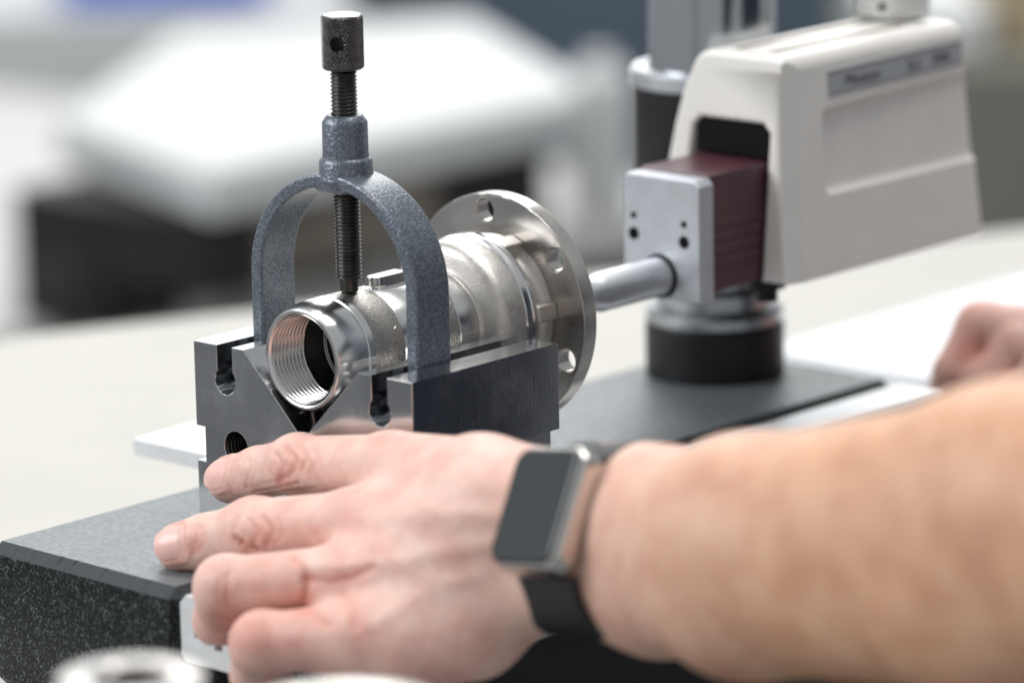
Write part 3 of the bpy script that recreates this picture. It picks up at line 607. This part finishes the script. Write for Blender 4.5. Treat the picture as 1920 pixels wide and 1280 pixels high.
creases = [  # polyline in photo pixels, depth mm, half width px
 ([(465, 858), (470, 880), (462, 910)], .22, 3.5), ([(476, 862), (480, 886), (473, 905)], .15, 3.5),
 ([(516, 848), (531, 872), (524, 905)], .35, 4), ([(538, 838), (555, 862), (548, 886), (530, 898)], .5, 4.5), ([(566, 836), (574, 858), (566, 880)], .35, 4), ([(590, 835), (594, 860), (582, 884)], .22, 4),
 ([(478, 922), (520, 915), (560, 905)], .28, 3), ([(490, 929), (535, 921), (590, 916)], .25, 3), ([(462, 915), (492, 908), (520, 903)], .2, 3),
 ([(374, 985), (368, 1010), (362, 1038)], .45, 4), ([(364, 986), (358, 1012), (354, 1030)], .25, 3.5), ([(384, 985), (378, 1012), (372, 1036)], .22, 3.5),
 ([(440, 1008), (450, 1016)], .8, 5), ([(452, 1018), (466, 1030), (482, 1030)], .8, 4.5), ([(470, 975), (484, 1000), (472, 1022)], .35, 4), ([(492, 968), (512, 995), (500, 1022)], .4, 4.5), ([(448, 965), (440, 990)], .3, 4), ([(520, 972), (530, 1000), (515, 1020)], .25, 4),
 ([(552, 1048), (570, 1068), (576, 1095), (570, 1125)], .6, 6), ([(575, 1085), (620, 1092), (665, 1082), (700, 1064)], .6, 7), ([(560, 1140), (592, 1148), (612, 1170)], .5, 7),
 ([(430, 1072), (424, 1100), (428, 1130)], .25, 5), ([(415, 1080), (408, 1105), (412, 1130)], .2, 5), ([(640, 1110), (660, 1140), (668, 1170)], .4, 9), ([(590, 1000), (620, 1030), (640, 1045)], .3, 10)]
for pts, dep, w in creases:
    e = np.exp(-(polyd(PX, pts)/w)**2)*vis; disp -= 1.6*dep*e; red += .36*min(1, dep*1.8)*np.exp(-(polyd(PX, pts)/(w*1.7))**2)*vis
ridges = [([(690, 975), (800, 962), (920, 965)], .55, 20), ([(680, 1078), (790, 1040), (920, 1020)], .6, 19), ([(745, 868), (840, 890), (930, 915)], .4, 22), ([(700, 1170), (790, 1110), (905, 1075)], .4, 18),
 ([(640, 1010), (720, 1020), (780, 1080), (860, 1090)], .18, 10), ([(760, 920), (820, 960), (880, 1010), (915, 1050)], .15, 10), ([(560, 1062), (640, 1060), (720, 1048)], .45, 12)]
for pts, dep, w in ridges: disp += 1.3*dep*np.exp(-(polyd(PX, pts)/w)**2)*vis
spots = [((645, 968), 38, .45), ((655, 1075), 36, .3), ((556, 868), 30, .25), ((485, 1005), 34, .4), ((410, 1110), 38, .3), ((470, 1200), 45, .4), ((680, 1180), 45, .3), ((740, 862), 36, .15), ((405, 1165), 36, .35), ((425, 920), 20, .35), ((330, 1050), 20, .3), ((860, 1220), 70, .25), ((370, 1015), 18, .35)]
for c, r, s in spots: red += .75*s*np.exp(-(((PX-np.array(c))**2).sum(1))/(r*r))
red += .18*np.exp(-(((PX-np.array((520, 1095)))**2).sum(1))/70**2) + .26*np.exp(-(((PX-np.array((560, 1205)))**2).sum(1))/90**2) + .2*np.exp(-(((PX-np.array((420, 1170)))**2).sum(1))/40**2)
# nail beds
def nail_frame(A, B, up):
    t = (B-A)/np.linalg.norm(B-A); n = -FW+up*UP; n = n-t*(n@t); n /= np.linalg.norm(n); return t, n, np.cross(t, n)
nails = [(I2, I3, 7.75, .42, 6.8, 6.0), (K2, K3, 7.85, .38, 6.8, 6.0)]
nail_meshes = []
for A, B, r, up, back, fwd in nails:
    t, n, b = nail_frame(A, B, up); q = V-B; s = q@t; c_ = q@n; k = q@b; phi = np.arctan2(k, c_); rad = np.hypot(c_, k)
    near = (rad < 11) & (s > -13) & (s < 8) & (c_ > -1)
    vv = (s-(fwd-back-.0)/2+0)/((fwd+back)/2); vv = (s+(back-fwd)/2)/((fwd+back)/2); uu = phi/.82
    m = (np.abs(uu)**3.2+np.abs(np.clip(vv, -2, .0))**3.2)**(1/3.2)
    disp += np.where(near, -.42*np.clip((1.0-m)/.10, 0, 1)*(s < 5) + .42*np.exp(-((m-1.16)/.10)**2)*(s < 4), 0)
    red += np.where(near, .5*np.exp(-((m-1.02)/.06)**2)*(s < 5), 0)
    nu, nv = 17, 15; NV = []
    for j in range(nv):
        y = -1+2*j/(nv-1)
        for i in range(nu):
            x = -1+2*i/(nu-1)
            wv = (1-min(1, abs(min(y, 0)))**3.2)**(1/3.2) if y < 0 else (1-.42*y**3)
            wv = max(wv, .02); ph = x*wv*.82; sv = (y*(fwd+back)/2)-(back-fwd)/2 + (-.9*(x*wv)**2 if y > .5 else 0)*(y-.5)*2
            rr = r+.14-.02*max(0, sv)-.034*max(0, sv)**2 - (.10 if y < -.9 else 0)
            NV.append(B+t*sv+(n*math.cos(ph)+b*math.sin(ph))*rr)
    NF = [[j*nu+i, j*nu+i+1, (j+1)*nu+i+1, (j+1)*nu+i] for j in range(nv-1) for i in range(nu-1)]
    NV = np.array(NV); back_v = NV-np.concatenate([np.tile(n, (len(NV), 1))])*.55
    k0_ = len(NV); NF2 = NF+[[q_+k0_ for q_ in f[::-1]] for f in NF]
    rim = [i for i in range(nu)]+[j*nu+nu-1 for j in range(1, nv)]+[(nv-1)*nu+i for i in range(nu-2, -1, -1)]+[j*nu for j in range(nv-2, 0, -1)]
    NF2 += [[rim[i], rim[i-1], rim[i-1]+k0_, rim[i]+k0_] for i in range(len(rim))]
    nail_meshes.append((np.concatenate([NV, back_v]), NF2))
V = V+Nn*disp[:, None]
person = thing('person', (250, -50, TZ), 'person whose bare arm and hands reach in, wearing a watch', 'person')
arm = mk('left_forearm', V, Q, M_SKIN, person, 180)
at = arm.data.attributes.new('red', 'FLOAT', 'POINT'); at.data.foreach_set('value', np.clip(red, 0, .75).astype(np.float32))
for v, f in nail_meshes: mk('fingernail', v, f, M_NAIL, arm, 50)

# right hand resting on the pad, far side
d0 = 1668.
def A_(px, py, d): return atd(px, py, d)
rh = [(A_(1790, 700, d0-2), A_(1840, 612, d0), 9.0, 10.0), (A_(1840, 612, d0), A_(1990, 640, d0-18), 10.2, 12.5), (A_(1790, 700, d0-2), A_(1775, 740, d0), 8.6, 7.6)]
rh2 = [(A_(1850, 715, d0-16), A_(1915, 650, d0-16), 9, 10), (A_(1915, 650, d0-16), A_(2040, 690, d0-30), 10, 12), (A_(1850, 715, d0-16), A_(1832, 752, d0-14), 8.6, 7.6)]
rh3 = [(A_(1915, 745, d0-32), A_(1975, 690, d0-32), 9, 10), (A_(1975, 690, d0-32), A_(2075, 730, d0-42), 10, 12), (A_(1915, 745, d0-32), A_(1900, 780, d0-30), 8.6, 7.6)]
palm = [(A_(1990, 640, d0-18), A_(2250, 640, d0-20), 12.5, 24), (A_(2040, 690, d0-30), A_(2250, 690, d0-35), 12.5, 24), (A_(2075, 730, d0-42), A_(2260, 720, d0-48), 12.5, 24), (A_(2250, 670, d0-34), A_(2700, 640, d0-60), 28, 34)]
allp = np.array([p for s in rh+rh2+rh3+palm for p in s[:2]]); G2 = Grid(allp.min(0)-40, allp.max(0)+40, 1.7)
D = G2.add(G2.empty(), palm, 9)
o2 = D.copy()
for s in (rh, rh2, rh3): Fd = G2.add(G2.empty(), s, 3.0); o2 = smin(o2, np.where(Fd < 40, smin(D, Fd, 5.0), D), 1.2)
V, Q = G2.mesh(o2); V = relax(V, Q, 2, .45)
rhand = mk('right_hand', V, Q, M_SKIN, person, 180)
d_ = V-POS; zc_ = d_@FW; PX = np.stack([960+FPX*(d_@RT)/zc_, 640-FPX*(d_@UP)/zc_], 1)
rr_ = np.full(len(V), .22)+.3*np.exp(-(((PX-np.array((1830, 650)))**2).sum(1))/(40**2))
at = rhand.data.attributes.new('red', 'FLOAT', 'POINT'); at.data.foreach_set('value', rr_.astype(np.float32))

# ------------------------------------------------------------------ wristwatch
wt = thing('wristwatch', CW, 'silver square wristwatch with dark screen and black strap on the wrist', 'wristwatch')
def wloc(V, off): V = np.asarray(V); return CW + V[:, 0:1]*u_ + V[:, 1:2]*v_ + (V[:, 2:3]+off)*w_
def rrect(hx, hy, r, n=8): 
    pts = []
    for cx, cy, a0 in ((hx-r, hy-r, 0), (-hx+r, hy-r, 90), (-hx+r, -hy+r, 180), (hx-r, -hy+r, 270)):
        pts += [(cx+r*math.cos(math.radians(a0+a)), cy+r*math.sin(math.radians(a0+a))) for a in np.linspace(0, 90, n)]
    return pts
V, Fc = curve_prism([rrect(16.6, 19.3, 6.5)], 9.0, 3.0, 5); mk('case', wloc(V, 18.4), Fc, plain('polished_watch_case', (.62, .605, .575), .22, 1.0), wt, 50)
V, Fc = curve_prism([rrect(15.0, 17.8, 5.0)], 2.6, 1.2, 4)
mscr, ntS, bS = nmat('watch_glass'); bS.inputs['Base Color'].default_value = (.022, .026, .028, 1); bS.inputs['Roughness'].default_value = .14; bS.inputs['Specular IOR Level'].default_value = .75
mk('screen', wloc(V, 25.7), Fc, mscr, wt, 60)
ts = np.linspace(math.radians(52), math.radians(-232), 72); hw_ = 14.0; SV = []; SF = []
def strap_pt(t, off): return np.array([((26.8 if math.cos(t) > 0 else 29.0)+off)*math.cos(t), (20.5+off)*math.sin(t)])
prof_s = [(-hw_, 0), (-hw_, 1.7), (-hw_+.7, 2.3), (hw_-.7, 2.3), (hw_, 1.7), (hw_, 0)]
for t in ts:
    for x, o in prof_s:
        q = strap_pt(t, o); SV.append(CW+u_*x+v_*q[0]+w_*q[1])
n6 = 6; SF = [[i*n6+j, (i+1)*n6+j, (i+1)*n6+(j+1) % n6, i*n6+(j+1) % n6] for i in range(len(ts)-1) for j in range(n6)]+[list(range(n6)), [(len(ts)-1)*n6+j for j in range(n6)][::-1]]
mk('strap', SV, SF, plain('black_rubber', (.012, .013, .016), .5, 0, .1, 200), wt, 40)

# ------------------------------------------------------------------ foreground: blurred turned parts near the lens
def fg_part(c, r, label):
    o = thing('turned_ring', (c[0], c[1], TZ), label, 'metal part', 'turned parts in the foreground')
    z1 = c[2]
    lathe('stem', [(r*.62, TZ+.2), (r*.62, z1-9), (r*.7, z1-8.5)], (c[0], c[1], 0), zz, M_CAST, o, 48)
    lathe('ring', [(r*.62, z1-9), (r*.97, z1-8.6), (r, z1-8), (r, z1-.6), (r*.97, z1), (r*.60, z1), (r*.56, z1-.6), (r*.56, z1-20), (.01, z1-20)], (c[0], c[1], 0), zz, M_FLANGE, o, 64)
    return o
fg_part(atd(245, 1268, 1075.), 18.5, 'blurred steel ring part standing in the left foreground')
fg_part(atd(640, 1335, 1050.), 26.0, 'blurred pale steel ring part in the foreground below the hand')

# ------------------------------------------------------------------ background (far out of focus)
def hitz(px, py, z):
    v = FW + RT*(px-960)/FPX - UP*(py-640)/FPX; return POS + v*((z-POS[2])/v[2])
RZ = -300.0; CZ = -165.0
M_BGW = plain('white_lacquer', (.64, .65, .65), .5, 0, .03, 5); M_BROWN = plain('brown_grey_metal', (.17, .145, .115), .5, 0, .3, 25)
M_BLUEG = plain('blue_grey_paint', (.075, .105, .14), .5, 0, .1, 3); M_OLIVE = plain('olive_grey_paint', (.17, .17, .14), .6, 0, .08, 4)
rb = thing('rear_bench', (-1100, 1100, -860), 'pale low bench far behind carrying the white topped machine', 'workbench')
pl = [hitz(*p, RZ)[:2] for p in ((-500, 700), (250, 590), (1250, 400), (1230, 330), (700, 260), (-500, 100))]
V, Fc = curve_prism([[tuple(p) for p in pl]], 30, 2, 1); V = np.array(V); V[:, 2] += RZ-30; mk('bench_top', V, Fc, plain('pale_bench_top', (.55, .55, .53), .5, 0, .04, 5), rb, 40)
cx_, cy_ = np.mean(pl, 0)
for p in (pl[0], pl[2], pl[4], pl[5]):
    x, y = p[0]+(cx_-p[0])*.12, p[1]+(cy_-p[1])*.12; box('leg', (x-30, y-30, -860), (x+30, y+30, RZ-30.5), M_BLACK, rb, 2)
wm = thing('white_topped_machine', (-1000, 1000, RZ), 'out of focus machine with white top cover and black housing', 'machine')
cor = [hitz(*p, CZ) for p in ((108, 222), (395, 322), (1085, 175), (1085, 150), (885, 30), (330, 60))]
V, Fc = curve_prism([[tuple(c[:2]) for c in cor]], 36, 5, 2); V = np.array(V); V[:, 2] += CZ-36; mk('cover', V, Fc, M_BGW, wm, 40)
n_ = cor[1]; zc0 = CZ-36.4
def wbox(name, a, b, z0, z1, mat):     # a, b = offsets from the cover's near corner
    return box(name, (n_[0]+a[0], n_[1]+a[1], z0), (n_[0]+b[0], n_[1]+b[1], z1), mat, wm, 4)
wbox('housing', (-215, 6), (-118, 60), RZ+.2, zc0, M_BLACK); wbox('housing', (-117.5, 6), (-9, 60), zc0-58, zc0, M_BLACK)
wbox('body', (-215, 62), (-14, 245), zc0-52, zc0, M_BROWN)
wbox('support', (-215, 150), (-180, 350), RZ+.2, zc0-52.4, M_BROWN)
wbox('motor', (-170, 248), (-16, 370), zc0-70, zc0, M_BLACK)
wbox('grey_leg', (-60, 62), (-30, 90), RZ+.2, zc0-52.4, plain('grey_metal', (.25, .26, .26), .5, .3))
h0 = hitz(112, 500, RZ+44); h1 = hitz(335, 578, RZ+17); hl = float(np.linalg.norm(h1-h0))
lathe('handle', [(.01, -16), (13, -14), (17, 0), (16, hl*.5), (17, hl*.9), (12, hl), (.01, hl+2)], h0, h1-h0, M_BLACK, wm, 32)
lathe('handle_post', [(22, -43.8), (20, -6), (14, 8), (.01, 8)], h0+np.array([12, 5, 0]), zz, M_BLACK, wm, 32)
c_ = hitz(1128, 400, RZ); bt = lathe('white_bottle', [(26, RZ+.2), (26, RZ+105), (22, RZ+116), (12, RZ+122), (12, RZ+130), (.01, RZ+130)], (c_[0], c_[1], 0), zz, M_BGW, None, 40, cap0=True); tag(bt, 'blurred white bottle on the rear bench left of the chrome column', 'bottle')
def cabinet(name, px0, px1, pytop, d, dep, mat, label, cat, zbot=-860, bev=6):
    a = atd((px0+px1)/2, pytop, d); w = (px1-px0)*d/FPX/2
    V, Fc = box_data((-w, 0, zbot), (w, dep, a[2]), bev, 2); V = np.array(V); f = np.array([FW[0], FW[1]]); f /= np.linalg.norm(f); r = np.array([f[1], -f[0]])
    W = np.stack([a[0]+V[:, 0]*r[0]+V[:, 1]*f[0], a[1]+V[:, 0]*r[1]+V[:, 1]*f[1], V[:, 2]], 1)
    return tag(mk(name, W, Fc, mat, None, 40), label, cat), a
_, a1 = cabinet('white_cabinet', -600, 640, 26, 4300., 500, M_BGW, 'blurred white cupboard at the far left behind the machine', 'cupboard')
cabinet('blue_crate', 110, 490, -160, 4318., 250, plain('blue_plastic', (.02, .11, .62), .5), 'blurred blue box on top of the white cupboard', 'box', a1[2]+.5)
cabinet('blue_grey_cabinet', 652, 1640, -160, 4700., 600, M_BLUEG, 'dark blue grey cabinet far behind the chrome column', 'cabinet')
_, a2 = cabinet('olive_cabinet', 1640, 2400, 120, 3500., 420, M_OLIVE, 'olive grey cabinet behind the ivory unit at far right', 'cabinet')
cabinet('white_box', 1642, 1860, 20, 3540., 260, M_BGW, 'blurred white box on the olive cabinet', 'box', a2[2]+.5)
cabinet('beige_case', 1866, 2200, -60, 3560., 220, plain('beige_case', (.42, .34, .22), .6), 'blurred beige case at the top right corner', 'case', a2[2]+.5)
# dark shirt of the person, outside the picture at the right (the block's side mirrors it)
sh = [(np.array([600, 470, -850.]), np.array([600, 470, -350.]), 120, 150), (np.array([600, 470, -420.]), np.array([600, 450, 60.]), 150, 165), (np.array([600, 450, 60.]), np.array([600, 430, 330.]), 165, 130), (np.array([560, 260, 340.]), E3+np.array([50, 60, 60.]), 72, 52), (np.array([620, 600, 330.]), np.array([420, 640, 110.]), 70, 50), (np.array([560, 270, 350.]), np.array([620, 600, 350.]), 75, 75)]
G3 = Grid((250, -180, -858), (900, 820, 480), 9.0); D = G3.add(G3.empty(), sh, 40.0); V, Q = G3.mesh(D); V = relax(V, Q, 2, .4)
mk('overalls', V, Q, plain('navy_cotton', (.012, .016, .03), .9, 0, .2, 60), person, 180)
